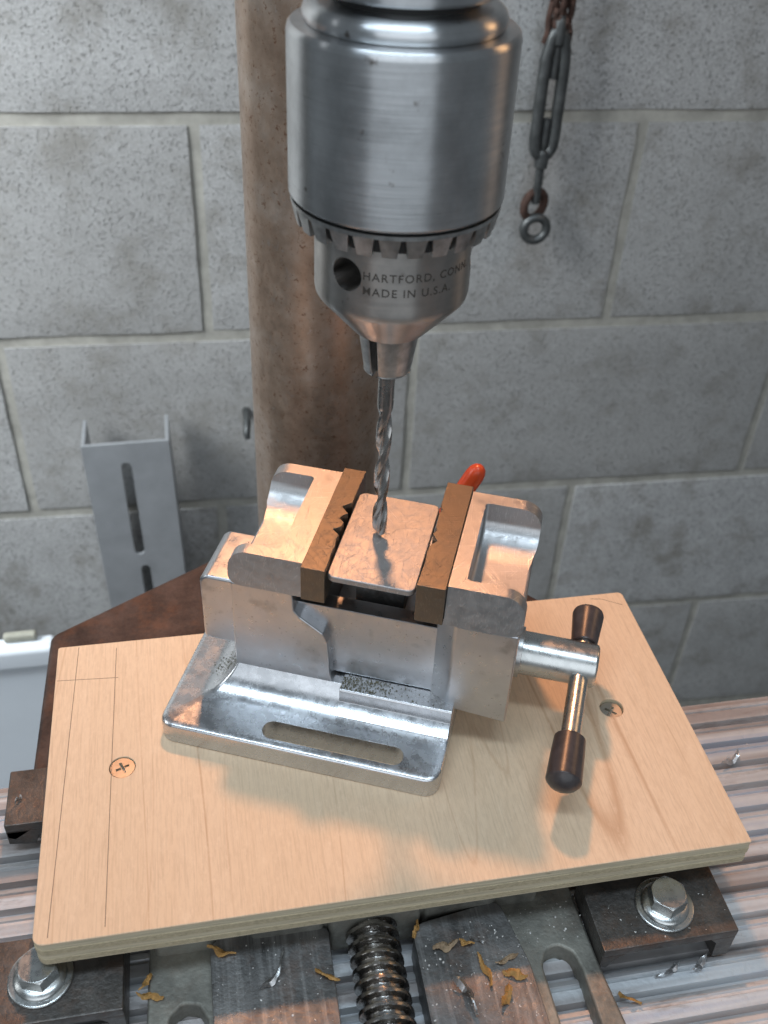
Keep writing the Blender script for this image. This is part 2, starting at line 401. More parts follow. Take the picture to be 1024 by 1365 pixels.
# gear ring: teeth point down
bm = bmesh.new(); NTH = 26; ring = {}
def rv(r, a, z): return bm.verts.new((r*math.cos(a), r*math.sin(a), z))
def wrapped_box(a0, a1, a0b, a1b, r0, r1, r1b, z0, z1, n=1):
    vs = []
    for k in range(n+1):
        t = k/n; at = a0+(a1-a0)*t; ab = a0b+(a1b-a0b)*t
        vs.append((rv(r0, ab, z0), rv(r1b, ab, z0), rv(r1, at, z1), rv(r0, at, z1)))
    for p, q in zip(vs, vs[1:]):
        for i in range(4): bm.faces.new((p[i], q[i], q[(i+1) % 4], p[(i+1) % 4]))
    bm.faces.new(vs[0]); bm.faces.new(vs[-1][::-1])
step = 2*math.pi/NTH
for k in range(NTH):
    a = k*step; wrapped_box(a+step*.09, a+step*.91, a+step*.21, a+step*.79, 24.1, 31.0, 29.6, 200.0, 205.9, 3)
for pr in (lathe([(24, 206.9), (24, 205.7), (31.0, 205.7), (31.0, 206.9)], 120),):
    me = bpy.data.meshes.new('t'); pr.to_mesh(me); pr.free(); bm.from_mesh(me); bpy.data.meshes.remove(me)
obj('gear_ring', bm, M['gear'], ch, smooth=30)
body = lathe([(8.2, 166), (8.6, 163.4), (11.6, 163.4), (12.2, 163.9), (23.0, 176.0), (23.7, 177.2), (24.0, 179), (24.0, 205), (8, 205)], 96)
hole_dirs = []
fw = math.atan2(-CY, -CX)                                   # towards the camera
for k in range(3):
    a = fw-R(33.5)+k*2*math.pi/3; hole_dirs.append(a)
cuts = [along(lathe([(5.0, 10), (5.0, 40)], 32), (0, 0, 190.0), (math.cos(a), math.sin(a), 0)) for a in hole_dirs]
body = boolean(body, cuts); bevel(body, .45, 2, 40)
obj('body', body, M['chuck_low'], ch, smooth=32)
obj('bore_shade_fill', lathe([(0, 164.2), (9.6, 164.2), (13.2, 176), (13.2, 204), (0, 204)], 32), M['dark'], ch)  # solid fill, coloured black as the shade inside the chuck
# three jaws round the bit
for k in range(3):
    a = fw+R(29)+k*2*math.pi/3
    pts = [(2.6, 0)]
    a0, a1 = a-R(52), a+R(52)
    bm = bmesh.new(); rings = []
    for r, z in ((10.6, 168), (10.0, 163), (8.1, 150.5), (7.6, 148.3)):
        rings.append([bm.verts.new((2.7*math.cos(a), 2.7*math.sin(a), z))]+[bm.verts.new((r*math.cos(a0+(a1-a0)*i/8), r*math.sin(a0+(a1-a0)*i/8), z)) for i in range(9)])
    for A, B in zip(rings, rings[1:]):
        for i in range(10): bm.faces.new((A[i], A[(i+1) % 10], B[(i+1) % 10], B[i]))
    bm.faces.new(rings[0]); bm.faces.new(rings[-1][::-1]); bevel(bm, .35, 2, 40)
    obj('jaw', bm, M['gear'] if k else M['gear'], ch)
# etched lettering, wrapped round the body
def letters(txt, size, zc, a_start, rad, parent):
    cu = bpy.data.curves.new('t', 'FONT'); cu.body = txt; cu.size = size; cu.space_character = 1.18; cu.resolution_u = 4; cu.offset = .02
    o = bpy.data.objects.new('t', cu); C.objects.link(o)
    me = bpy.data.meshes.new_from_object(o.evaluated_get(bpy.context.evaluated_depsgraph_get())); bpy.data.objects.remove(o)
    bm = bmesh.new(); bm.from_mesh(me)
    bmesh.ops.triangulate(bm, faces=bm.faces[:]); bmesh.ops.subdivide_edges(bm, edges=[e for e in bm.edges if e.calc_length() > .8], cuts=2)
    g = bmesh.ops.extrude_face_region(bm, geom=bm.faces[:]); top = {v for v in g['geom'] if isinstance(v, bmesh.types.BMVert)}
    for v in bm.verts:
        r = rad+(.07 if v in top else -.1); a = a_start+v.co.x/rad
        v.co = Vector((r*math.cos(a), r*math.sin(a), zc+v.co.y))
    return obj('lettering', bm, M['ink'], parent, smooth=60)
letters('HARTFORD, CONN.', 3.5, 190.0, fw-R(20.5), 24.0, ch)
letters('MADE IN U.S.A.', 3.5, 185.4, fw-R(20.5), 24.0, ch)

def twist_bit():
    bm = bmesh.new(); rings = []; n = 64; z0, z1 = 76.4, 158.0; flute_top = 133.0; rad = 2.8; pitch = 37.0
    zs = [z0+(z1-z0)*i/220 for i in range(221)]
    for z in zs:
        fade = min(1, max(0, (flute_top-z)/7)); tw = 2*math.pi*z/pitch+1.2
        tip = min(1, .18+(z-z0)/1.9)
        ring_ = []
        for k in range(n):
            t = 2*math.pi*k/n; c = math.cos(2*t)         # two lands, two flutes
            d = 1.0 if c > .45 else 1.0-.62*math.sin(math.pi/2*min(1, (.45-c)/1.0))
            land = 1.0 if c > .80 else (.955 if c > .45 else d)
            r = rad*(1-fade+fade*(land if c > .45 else d))*tip
            ring_.append(bm.verts.new((r*math.cos(t+tw), r*math.sin(t+tw), z)))
        rings.append(ring_)
    for A, B in zip(rings, rings[1:]):
        for k in range(n): bm.faces.new((A[k], A[(k+1) % n], B[(k+1) % n], B[k]))
    bm.faces.new(rings[0][::-1]); bm.faces.new(rings[-1]); return bm
bit = obj('drill_bit', twist_bit(), M['bit'], None, (CX, CY, 0), smooth=34)
tag(bit, 'steel twist drill bit in the chuck, its tip on the metal plate', 'drill bit')

# ------------------------------------------------------------------ the vice (u along, v across, w up)
V0, V1, VC = 28.4, 88.4, 58.4
vise = thing('drill_vise', 'cast aluminium drill press vice clamping a plate on the plywood board', 'vice', (-27.9, 261.6, .05), R(-23.36))
# base: mitred rings round the body footprint
U0, U1 = 23.0, 110.5
def base_rings(prof, u1, r_out, left=True, n=6):
    bm = bmesh.new(); rings = []
    for d, h, r in prof:
        ul = U0-d*23.0/28.4; pts = [(ul, V0-d), (u1, V0-d), (u1, V1+d), (ul, V1+d)]
        rings.append([bm.verts.new((a, b, h)) for a, b in rounded(pts, [r, min(r, r_out), min(r, r_out), r], n)])
    for A, B in zip(rings, rings[1:]):
        m = len(A)
        for i in range(m): bm.faces.new((A[i], A[(i+1) % m], B[(i+1) % m], B[i]))
    bm.faces.new(rings[0][::-1]); bm.faces.new(rings[-1]); return bm
prof = [(28.0, 0, 6), (28.4, .5, 6), (28.4, 8.3, 6), (28.1, 9.1, 6), (27.3, 9.7, 5.6), (25.5, 10.0, 5), (15.6, 10.9, 3)]
for k in range(1, 10):
    t = k/9; a = t*R(62); prof.append((15.6-15.6*math.sin(a)/math.sin(R(62)), 11.0+9.5*(1-math.cos(a))/(1-math.cos(R(62))), 3-2*t))
bb = base_rings(prof, U1, 6)
slots = []
for vc in (7.6, 2*VC-7.6):
    slots.append(prism(stadium(40.2, 95.5, vc-3.95, vc+3.95), -5, 30))
bb = boolean(bb, slots)
bevel(bb, .5, 2, 55)
obj('base', bb, M['cast_smooth'], vise, smooth=50)
# right half of the bed: a slightly proud cove and the raised way
pr = [(11.0, 9)]+[(p[0], p[1]) for p in []]
cov = [(V0-d, h+.35) for d, h, r in prof if d < 9.5 and d > 5.0]
way = [(cov[0][0]-.6, 8)]+[(cov[0][0]-.6, cov[0][1]-.45)]+cov+[(24.0, cov[-1][1]+.9), (24.3, 20.8), (24.9, 21.4), (40, 21.4), (40, 8)]
for mir in (0, 1):
    pts = [(2*VC-a, b) for a, b in way][::-1] if mir else way
    bm = prism(pts, 66.0, U1-.4, 'x'); bevel(bm, .15, 2, 40)
    obj('bed_way', bm, M['cast_smooth'], vise, smooth=50)
# fixed jaw: body, tail, head
S = [(22.6, 10), (66.3, 10), (65.0, 15.0), (62.6, 19.5), (61.0, 25), (60.6, 33), (60.0, 41), (58.2, 45.5), (49.2, 52.0), (46.8, 55.0), (46.3, 63.5), (22.6, 63.5)]
fj = prism(rounded(S, [1, 0, 1, 2, 2, 3, 5, 2.5, 3, 2, 0, 1], 4), V0, V1, 'y'); bevel(fj, .7, 3, 50)
fixed = obj('fixed_jaw', fj, M['cast'], vise)
tl = prism(rounded([(9.2, 31), (9.2, 60), (12, 62), (26, 62), (26, 28.5), (9.8, 29)], [2, 3, 3, 0, 0, 2], 4), V0+2.2, 58.5, 'y'); bevel(tl, 1.3, 3, 50)
obj('tail_block', tl, M['cast'], fixed)
def jaw_head(flip, top, bot):
    # outline in u-w for the left head, mirrored for the right one
    o = [(21.6, bot), (49.8, bot), (49.8, top), (21.6, top)]
    hd = prism(rounded(o, [4.5, .01, .01, 9.5], 8), V0-.2, V1+.2, 'y')
    fl = bot+.8
    pk = [(V0+7.2, top+20), (V0+7.2, fl+6), (V0+9, fl+1.6), (V0+13, fl), (VC+6, fl), (V1-16, fl+1.2), (V1-10.5, fl+4.0), (V1-8.2, fl+6.3), (V1-7.3, fl+8.5), (V1-7.2, top+20)]
    pc = prism(pk, -5, 43.9 if flip else 39.9, 'x'); bevel(pc, 1.6, 3, 60)
    hd = boolean(hd, [pc])
    for v in hd.verts:
        if v.co.y < V0+.5: v.co.y += (v.co.z-bot)*.15
        if v.co.y > V1-.5: v.co.y -= (v.co.z-bot)*.10
    bevel(hd, 1.15, 3, 38)
    if flip: xform(hd, Matrix.Translation((151.6+.9, 0, 0)) @ Matrix.Diagonal((-1, 1, 1, 1)))
    return hd
obj('jaw_head', jaw_head(False, 77.6, 62.9), M['machined'], fixed, smooth=45)
ins = [(49.9, V0-.9), (58.9, V0-.9), (58.9, 34), (58.5, 38), (58.8, 42), (58.2, 46), (58.6, 48.5), (55.6, 51.2), (58.1, 53.2), (58.5, 56), (56.4, 58.0), (57.0, 60), (58.7, 61.5), (55.4, 65.2), (58.6, 68.4), (58.7, 79), (58.9, V1+1.2), (49.9, V1+1.2)]
bm = prism(ins, 62.6, 78.3); bevel(bm, .28, 2, 35); obj('jaw_insert', bm, M['insert'], fixed)
# sliding half
sl = box(44, 103, 33, 83.8, 21.8, 55.8)
sl = boolean(sl, [box(46, 103.5, 40, 77, 45, 60)]); bevel(sl, .6, 2, 40)
obj('slide', sl, M['cast'], vise)
mb = prism([(99.8, 33.2), (107.2, V0), (130.2, V0), (130.2, V1), (107.2, V1), (99.8, 83.6)], 17.6, 63.4)
for v in mb.verts:
    if v.co.z < 20: v.co.z = 19.6-(v.co.x-99.8)*.085
bevel(mb, 1.0, 3, 20)
moving = obj('moving_jaw', mb, M['cast'], vise)
obj('jaw_head', jaw_head(True, 79.4, 63.0), M['machined'], moving, smooth=45)
ins = [(92.0, V0-.6), (102.4, V0-.6), (102.4, V1+1.0), (92.0, V1+1.0), (92.1, 74), (93.2, 71.5), (92.3, 69.5), (92.6, 61), (93.4, 59), (92.2, 56.8), (94.6, 53.0), (92.4, 50.0), (92.1, 46), (92.5, 40)]
bm = prism(ins, 62.7, 80.0); bevel(bm, .28, 2, 35); obj('jaw_insert', bm, M['insert'], moving)
# spindle with its tommy bar
sp = obj('spindle', along(lathe([(8.7, 0), (8.7, 30.0), (8.4, 30.8), (7.9, 31.2), (0, 31.4)], 48), (130.5, VC, 26), (1, 0, 0)), M['zinc'], vise)
obj('collar', along(lathe([(8.8, 0), (10.2, 0), (10.2, 1.8), (8.8, 2.0)], 40), (130.2, VC, 26), (1, 0, 0)), M['gear'], vise)
HB, HD = Vector((155.6, VC, 26.0)), Vector((-.022, -.985, -.125)).normalized()
tommy = obj('tommy_bar', along(lathe([(3.75, -15), (3.75, 45)], 32), HB, HD), M['zinc'], vise)
capp = [(4.2, 0), (5.5, 0), (5.9, .4), (6.3, 8), (6.6, 18.0), (6.45, 18.5), (6.1, 18.9), (5.0, 20.2), (3.2, 21.3), (1.5, 21.9), (0, 22)]
c1 = obj('end_cap', along(lathe(capp, 40), HB+HD*35.0, HD), M['cap'], tommy)
cap2 = [(3.9, 0), (4.9, 0), (5.2, .5), (6.0, 10), (6.4, 15.2), (6.1, 16.4), (4.6, 17.4), (3.6, 17.7), (3.0, 19), (1.6, 20), (0, 20.2)]
obj('end_cap', along(lathe(cap2, 40), HB-HD*9.4, -HD), M['cap'], tommy)
# dirt crumbs in the corner of the bed
bm = bmesh.new(); rr = random.Random(5)
for i in range(520):
    u = 66+abs(rr.gauss(0, 15)); v = rr.uniform(25, 32.5); wv = 21.45
    if u > 104 or rr.random() < (u-66)/60: continue
    s = rr.uniform(.12, .38); m = Matrix.Translation((u, v, wv+s*.4)) @ Matrix.Rotation(rr.uniform(0, 6), 4, 'Z') @ Matrix.Diagonal((s, s*rr.uniform(.5, 1), s*.6, 1))
    bmesh.ops.create_icosphere(bm, subdivisions=1, radius=1, matrix=m)
for i in range(160):
    u, v = rr.gauss(17, 3), rr.gauss(33, 2.5); s = rr.uniform(.1, .3)
    if u > 22: continue
    d = (23-u)*28.4/23; h = min((p for p in prof), key=lambda p: abs(p[0]-d))[1]
    bmesh.ops.create_icosphere(bm, subdivisions=1, radius=1, matrix=Matrix.Translation((u, v, h+.1)) @ Matrix.Diagonal((s, s, s*.6, 1)))
tag(obj('grit', bm, plain('greenish_grit', (.12, .11, .07), .8), vise), kind='stuff')

# plate between the jaws
pl = prism(rounded([(59.2, 28.2), (91.4, 28.2), (91.4, 79.0), (59.2, 79.0)], 2.9, 6), 73.2, 75.9); bevel(pl, .55, 3, 50)
plate = obj('metal_plate', pl, M['plate'], None, (-27.9, 261.6, .05), (0, 0, R(-23.36)))
tag(plate, 'scratched square aluminium plate with rounded corners held between the vice jaws', 'metal plate')
par = obj('parallel_bar', bevel(prism([(66, 47), (85, 47), (85, 70), (66, 70)], 45.1, 73.1), .4, 2), M['iron'], None, (-27.9, 261.6, .05), (0, 0, R(-23.36)))
tag(par, 'dark steel packing block under the plate inside the vice', 'packing block')

# ------------------------------------------------------------------ plywood board with its screws
BX0, BX1, BY0, BY1 = -69.2, 184.0, 182.8, 316.6
bd = thing('plywood_board', 'pale birch plywood board under the drill vice', 'board', ((BX0+BX1)/2, (BY0+BY1)/2, -12.7))
def lb(x, y): return (x-(BX0+BX1)/2, y-(BY0+BY1)/2)
holes = [(-41.6, 250.2, 1.0), (154.8, 250.6, 3.2)]
layers = [(-.75, 0, 0, 'wood'), (-3.9, -.75, -.12, 'ply_long'), (-6.6, -3.9, .1, 'ply_end'), (-9.6, -6.6, -.1, 'ply_long'), (-12.0, -9.6, .08, 'ply_end'), (-12.7, -12.0, -.05, 'ply_long')]
for i, (z0, z1, e, mt) in enumerate(layers):
    p = [lb(BX0-e, BY0-e), lb(BX1+e, BY0-e), lb(BX1+e, BY1+e), lb(BX0-e, BY1+e)]
    bm = prism(rounded(p, [3.5, .6, 2.2, 1.2], 5), z0+12.7, z1+12.7)
    if i < 2:
        cs = []
        for hx, hy, dp in holes:
            cb = lathe([(4.9, 5), (4.9, 20)], 32); x_, y_ = lb(hx, hy); xform(cb, Matrix.Translation((x_, y_, 0))); cs.append(cb)
        bm = boolean(bm, cs)
    if i == 0: bevel(bm, .2, 1, 60)
    obj('ply_layer', bm, M[mt], bd)
def pencil(pts, wdt=.28):
    bm = bmesh.new(); a = []
    for i, (x, y) in enumerate(pts):
        p0 = Vector(pts[max(0, i-1)]); p1 = Vector(pts[min(len(pts)-1, i+1)]); t = (p1-p0).normalized(); nrm = Vector((-t.y, t.x))
        x, y = lb(x, y); a.append([bm.verts.new((x+nrm.x*s*wdt/2, y+nrm.y*s*wdt/2, 12.72)) for s in (-1, 1)])
    for A, B in zip(a, a[1:]): bm.faces.new((A[0], A[1], B[1], B[0]))
    o = obj('pencil_line', bm, M['pencil'], bd); return o
pencil([(-60.7, 315.5), (-62.5, 250), (-64.4, 185)]); pencil([(-45.1, 313), (-45.6, 250), (-46.1, 186)]); pencil([(-68.6, 297.6), (-44.0, 296)], .3)
pencil([(168, 314.0), (173, 313.2), (181.5, 308.2)], .3)
def screw(x, y, z, rz, label, tilt=0):
    h = bevel(lathe([(1.6, -4.5), (4.6, -.35), (4.65, 0), (0, 0)], 36), .12, 1, 50)
    cr = [box(-2.6, 2.6, -.52, .52, -1.6, 1), box(-.52, .52, -2.6, 2.6, -1.6, 1)]
    h = boolean(h, cr)
    o = obj('wood_screw', h, M['screw'], None, (x, y, z), (0, tilt, rz)); tag(o, label, 'screw', 'countersunk screws in the plywood'); return o
screw(-41.6, 250.2, -.55, R(22), 'cross-head screw sunk nearly flush in the left side of the plywood')
screw(154.8, 250.6, -2.2, R(48), 'cross-head screw sunk deep in a hole beside the vice handle', R(-6))

# ------------------------------------------------------------------ the ribbed plate and the slide underneath
pts = [(120, -60)]; y = 120.0; k = 0
ys = []
while y < 277:
    ys.append(y); y += 11.4
for y in ys:
    pts += [(y, -45.5), (y+1.0, -42.6), (y+5.4, -42.0), (y+5.9, -42.9), (y+6.9, -42.9), (y+7.4, -42.2), (y+9.2, -42.6), (y+9.9, -45.5)]
pts += [(282, -45.5), (282, -60)]
rp = prism(pts, -190, 340, 'x')
tag(obj('ribbed_plate', rp, M['rib'], smooth=25), 'weathered aluminium plate with long ribs under the clamps and board', 'plate')
# back rib in front of table
sld = thing('cross_slide', 'dark cast iron cross slide with a lead screw under the board front', 'machine slide', (45, 160, -45))
def sl_(o): return o
def L(x, y): return (x-45, y-160)
def Lp(pts): return [L(*p) for p in pts]
Z = 45
bm = prism(rounded(Lp([(-14, 110), (28.2, 110), (28.8, 189), (24, 192), (-10, 192), (-13.6, 189)]), [0, .5, 2, 3, 3, 2], 4), 1, Z-28); bevel(bm, .5, 2, 50)
obj('pad', bm, M['iron'], sld)
bm = prism(rounded(Lp([(58.4, 110), (99.5, 110), (98, 165), (93, 190.5), (62, 186), (58.8, 181)]), [.5, 0, 4, 4, 3, 1], 4), 1, Z-28); bevel(bm, .5, 2, 50)
obj('pad', bm, M['iron'], sld)
# slotted ears at both sides
for s in (0, 1):
    def mx(p): return [(2*44-a, b) for a, b in p][::-1] if s else p
    o_ = rounded(Lp(mx([(96, 110), (129.5, 110), (124.5, 162), (123, 196), (94, 196)])), [0, 0, 6, 2, 2], 4)
    bm = prism(o_, 1, Z-33.5)
    cutp = mx([(104.5, 100), (118.0, 100), (117.4, 163), (116, 169.5), (111.5, 172.8), (106.6, 171.5), (103.8, 166)])
    bm = boolean(bm, [prism(rounded(Lp(cutp), [0, 0, 3, 4, 4, 4, 3], 5), -5, 60)]); bevel(bm, 1.2, 3, 45)
    obj('slotted_ear', bm, M['iron_rough'], sld)
bm = box(-58-20, 84-20, 31, 140, 1, Z-13.0); bevel(bm, 2, 3); obj('slide_body', bm, M['iron_rough'], sld)
bm = prism(rounded([(-16, 28), (18, 28), (19, 45), (-17, 45)], [2, 2, 0, 0], 3), 2, Z-13.6); bevel(bm, 1.2, 3); obj('nut_block', bm, M['iron_rough'], sld)
bm = prism(rounded([(-44, 29.3), (-17.5, 29.3), (-17.5, 45), (-44, 45)], [2, 2, 0, 0], 3), 10, Z-17); bevel(bm, 1.2, 3); obj('lug', bm, M['iron_rough'], sld)
bm = prism(rounded([(19.5, 29.3), (48, 29.3), (48, 45), (19.5, 45)], [2, 4, 0, 0], 3), 10, Z-16); bevel(bm, 1.2, 3); obj('lug', bm, M['iron_rough'], sld)
def lead_screw():
    bm = bmesh.new(); n = 40; pitch = 4.7; rings = []; L0, L1 = 0, 82; per = 16
    N = int((L1-L0)/pitch*per)
    for i in range(N+1):
        y = L0+(L1-L0)*i/N; ring_ = []
        for k in range(n):
            t = 2*math.pi*k/n; ph = (y/pitch-t/(2*math.pi)) % 1.0
            # acme form: crest, flank, root, flank
            if ph < .34: r = 9.6
            elif ph < .46: r = 9.6-2.3*(ph-.34)/.12
            elif ph < .82: r = 7.3
            else: r = 7.3+2.3*(ph-.82)/.18
            ring_.append(bm.verts.new((r*math.cos(t), r*math.sin(t), -y)))
        rings.append(ring_)
    for A, B in zip(rings, rings[1:]):
        for k in range(n): bm.faces.new((A[k], A[(k+1) % n], B[(k+1) % n], B[k]))
    bm.faces.new(rings[0]); bm.faces.new(rings[-1][::-1]); return bm
bm = lead_screw(); xform(bm, Matrix.Rotation(R(-90), 4, 'X'))           # -z -> -y
xform(bm, Matrix.Translation((-.5, 29, Z-31)))
obj('lead_screw', bm, M['thread'], sld, smooth=35)

# ------------------------------------------------------------------ clamps and bolts
def clamp(label, x0, x1, y0, y1, top, legs, name='step_clamp'):
    t = thing(name, label, 'clamp', ((x0+x1)/2, (y0+y1)/2, -42), 0, 'steel clamps on the ribbed plate')
    cx, cy = (x0+x1)/2, (y0+y1)/2; hw, hd, tp = (x1-x0)/2, (y1-y0)/2, top+42
    bm = box(-hw, hw, -hd, hd, tp-4.6, tp); bevel(bm, .7, 2); obj('bar', bm, M['clamp'], t)
    for s, wl, bt in legs:
        a = -hw if s < 0 else hw-wl
        if s < 0: pts = [(a, tp-4.6), (a+wl+5, tp-4.6), (a+wl, tp-8.5), (a+wl-2, bt), (a, bt+1.5)]
        else: pts = [(hw, tp-4.6), (hw-wl-3, tp-4.6), (hw-wl, tp-8), (hw-wl+.6, bt), (hw, bt)]
        bm = prism(pts, -hd+.2, hd-.2, 'y'); bevel(bm, .5, 2); obj('leg', bm, M['clamp'], t)
    return t
clamp('dark steel clamp with a hex bolt at the right front corner of the board', 124.2, 176.2, 162.8, 192, -24, [(-1, 5, 5.0), (1, 7, .3)])
clamp('dark steel clamp with a hex bolt under the left front corner of the board', -101, -42.8, 169.5, 200, -24, [(-1, 7, .3), (1, 6, .3)])
clamp('small rusty steel clamp against the left edge of the board', -89, -40, 247.5, 273.5, -24, [(-1, 5, 8), (-1, 12, 4), (1, 7, .3)])
def hexbolt(x, y, z, rz, label, group='hex flange bolts through the clamps'):
    t = thing('hex_bolt', label, 'bolt', (x, y, z), rz, group)
    bm = lathe([(4.2, .1), (10.6, .1), (10.8, .5), (10.8, 1.3), (10.3, 1.7), (4.2, 1.7)], 48); obj('washer', bm, M['zinc'], t)
    bm = lathe([(4, 1.75), (8.6, 1.75), (8.9, 2.2), (8.5, 2.9), (6.8, 3.6), (4, 3.7)], 48); obj('flange', bm, M['zinc'], t)
    hx = prism([(7.1*math.cos(R(60*k+12)), 7.1*math.sin(R(60*k+12))) for k in range(6)], 3.2, 9.3)
    cone = lathe([(12, -5), (9.2, 7.2), (6.2, 9.2), (5.6, 9.5), (0, 9.5)], 48)
    hx = boolean(hx, [cone], 'INTERSECT'); bevel(hx, .25, 2, 30); hd_ = obj('hex_head', hx, M['zinc'], t)
    bm = bmesh.new(); n = 24; rings = []
    for i in range(85):
        zz = -4.8-11*i/84; rings.append([bm.verts.new(((4.0-.55*abs(((zz/1.4-k/n) % 1)*2-1))*math.cos(2*math.pi*k/n), (4.0-.55*abs(((zz/1.4-k/n) % 1)*2-1))*math.sin(2*math.pi*k/n), zz)) for k in range(n)])
    for A, B in zip(rings, rings[1:]):
        for k in range(n): bm.faces.new((A[k], A[(k+1) % n], B[(k+1) % n], B[k]))
    bm.faces.new(rings[0]); bm.faces.new(rings[-1][::-1]); obj('threaded_shank', bm, M['zinc'], t, smooth=60)
    return t
b1 = hexbolt(152.2, 176.2, -24, R(8), 'zinc hex bolt and washer on the right front clamp')
b2 = copy_tree(b1); b2.location = Vector((-70.2, 184.6, -24))*MM; b2.rotation_euler = (0, 0, R(30)); b2['label'] = 'zinc hex bolt and washer on the left front clamp below the board corner'
# stud seen below the right clamp bar stands nearer its front edge
# ------------------------------------------------------------------ lever behind the vice
lv = thing('locking_lever', 'orange red plastic lever grip behind the right vice jaw', 'lever', (96, 333, 14))
d = (Vector((115.4, 340, 60.5))-Vector((102, 338.5, 36))).normalized()
obj('grip', along(lathe([(2.6, 0), (4.0, 0), (4.25, .6), (4.35, 10), (4.3, 24), (3.9, 26.6), (2.8, 28.6), (1.3, 29.6), (0, 29.8)], 32), (6, 5.5, 22), d), M['red'], lv)
obj('stem', along(lathe([(2.4, -62), (2.4, 8)], 20), (6, 5.5, 22), d), M['gear'], lv)

# ------------------------------------------------------------------ bracket and box, left
br = thing('slotted_bracket', 'grey slotted steel channel leaning on the wall left of the column', 'bracket', (-72, 838, -1000), 0)
web = boolean(box(-41, 43, -1.8, 1.8, 0, 745), [prism(stadium_ := [(a, b) for a, b in [(p[1], p[0]) for p in stadium(602, 722, -6.2, 4.0)]], -10, 10, 'y'), prism([(p[1], p[0]) for p in stadium(470, 586, -2.5, 7.2)], -10, 10, 'y')])
bevel(web, .8, 2); obj('web', web, M['bracket'], br)
for x in (-41, 39.4):
    bm = box(x, x+3.6, 1.9, 46, 0, 744); bevel(bm, .6, 2); obj('flange', bm, M['bracket'], br)
br.rotation_euler = (0, R(-.6), 0)
bx = thing('plastic_box', 'pale plastic box with a rim standing behind the drill table at the left edge', 'box', (-300, 618, -1000))
bm = box(-170, 161, -13, -2, 0, 690); bevel(bm, 4, 3); obj('body', bm, M['white_plastic'], bx)
bm = box(-174, 165.5, -18, 0, 690.5, 714); bevel(bm, 5, 3); obj('lid', bm, M['white_plastic'], bx)
bm = box(126, 152, -9, -2, 714.2, 722); bevel(bm, 2.5, 3); obj('knob', bm, M['cream'], bx)

# ------------------------------------------------------------------ turnbuckle on the wall
tb = thing('turnbuckle', 'dark steel turnbuckle with eye ends hanging on the wall right of the chuck', 'turnbuckle', (316, 866, 0))
path = []
for z in (14, 40, 70, 100): path.append((11, 0, z))
path = [(3.5, 0, 6), (8, 0, 10), (10.6, 0, 18), (10.8, 0, 45), (10.6, 0, 78), (9.0, 0, 94), (4.5, 0, 108), (-4.5, 0, 108), (-9.0, 0, 94), (-10.6, 0, 78), (-10.8, 0, 45), (-10.6, 0, 18), (-8, 0, 10), (-3.5, 0, 6)]
def smooth_path(p, n=4, closed=True):
    out = []; m = len(p)
    for i in range(m if closed else m-1):
        P0, P1, P2, P3 = (Vector(p[(i+j-1) % m]) if closed else Vector(p[min(max(i+j-1, 0), m-1)]) for j in range(4))
        for k in range(n):
            t = k/n; out.append(.5*((2*P1)+(-P0+P2)*t+(2*P0-5*P1+4*P2-P3)*t*t+(-P0+3*P1-3*P2+P3)*t**3))
    if not closed: out.append(Vector(p[-1]))
    return out
bm = tube(smooth_path([(a*.80, b, c) for a, b, c in path], 4), 5.3, 12, closed=True)
obj('frame', bm, M['gal'], tb)
bm = lathe([(4, 0), (6, 1.5), (6.4, 6), (6.4, 15), (5, 17)], 24); xform(bm, Matrix.Translation((0, 0, -6))); obj('socket', bm, M['gal'], tb)
bm = lathe([(4, 0), (6.0, 2), (6.4, 9), (5.6, 20), (4, 22)], 24); xform(bm, Matrix.Translation((0, 0, 98))); obj('socket', bm, M['gal'], tb)
bm = lathe([(3.9, 0), (3.9, 76)], 20); xform(bm, Matrix.Translation((0, 0, -38))); obj('rod', bm, M['gal'], tb)
bm = lathe([(3.9, 0), (3.9, 50)], 20); xform(bm, Matrix.Translation((0, 0, 72))); obj('rod', bm, M['gal'], tb)
def ringbm(r, rt, M_): 
    p = [(r*math.cos(2*math.pi*k/36), 0, r*math.sin(2*math.pi*k/36)) for k in range(36)]
    return xform(tube(p, rt, 12, closed=True), M_)
obj('eye', ringbm(11, 4.2, Matrix.Translation((2, -3, -62))), M['gal'], tb)
obj('eye', ringbm(12.5, 4.0, Matrix.Translation((0, 3, -41)) @ Matrix.Rotation(R(25), 4, 'Z')), M['rust'], tb)
rp_ = thing('rusty_wire', 'rusty twisted wire strands above the turnbuckle on the wall', 'wire', (316, 866, 118))
rr = random.Random(11)
for i in range(7):
    x0 = -13+26*i/6; p = [(x0*.75+rr.uniform(-1.5, 1.5)+2*math.sin(z/14+i*1.7), rr.uniform(-4, 6), z) for z in range(-10 if i % 3 else -18, 95, 8)]
    obj('strand', tube(smooth_path(p, 3, False), 2.7, 8), M['rust'], rp_)

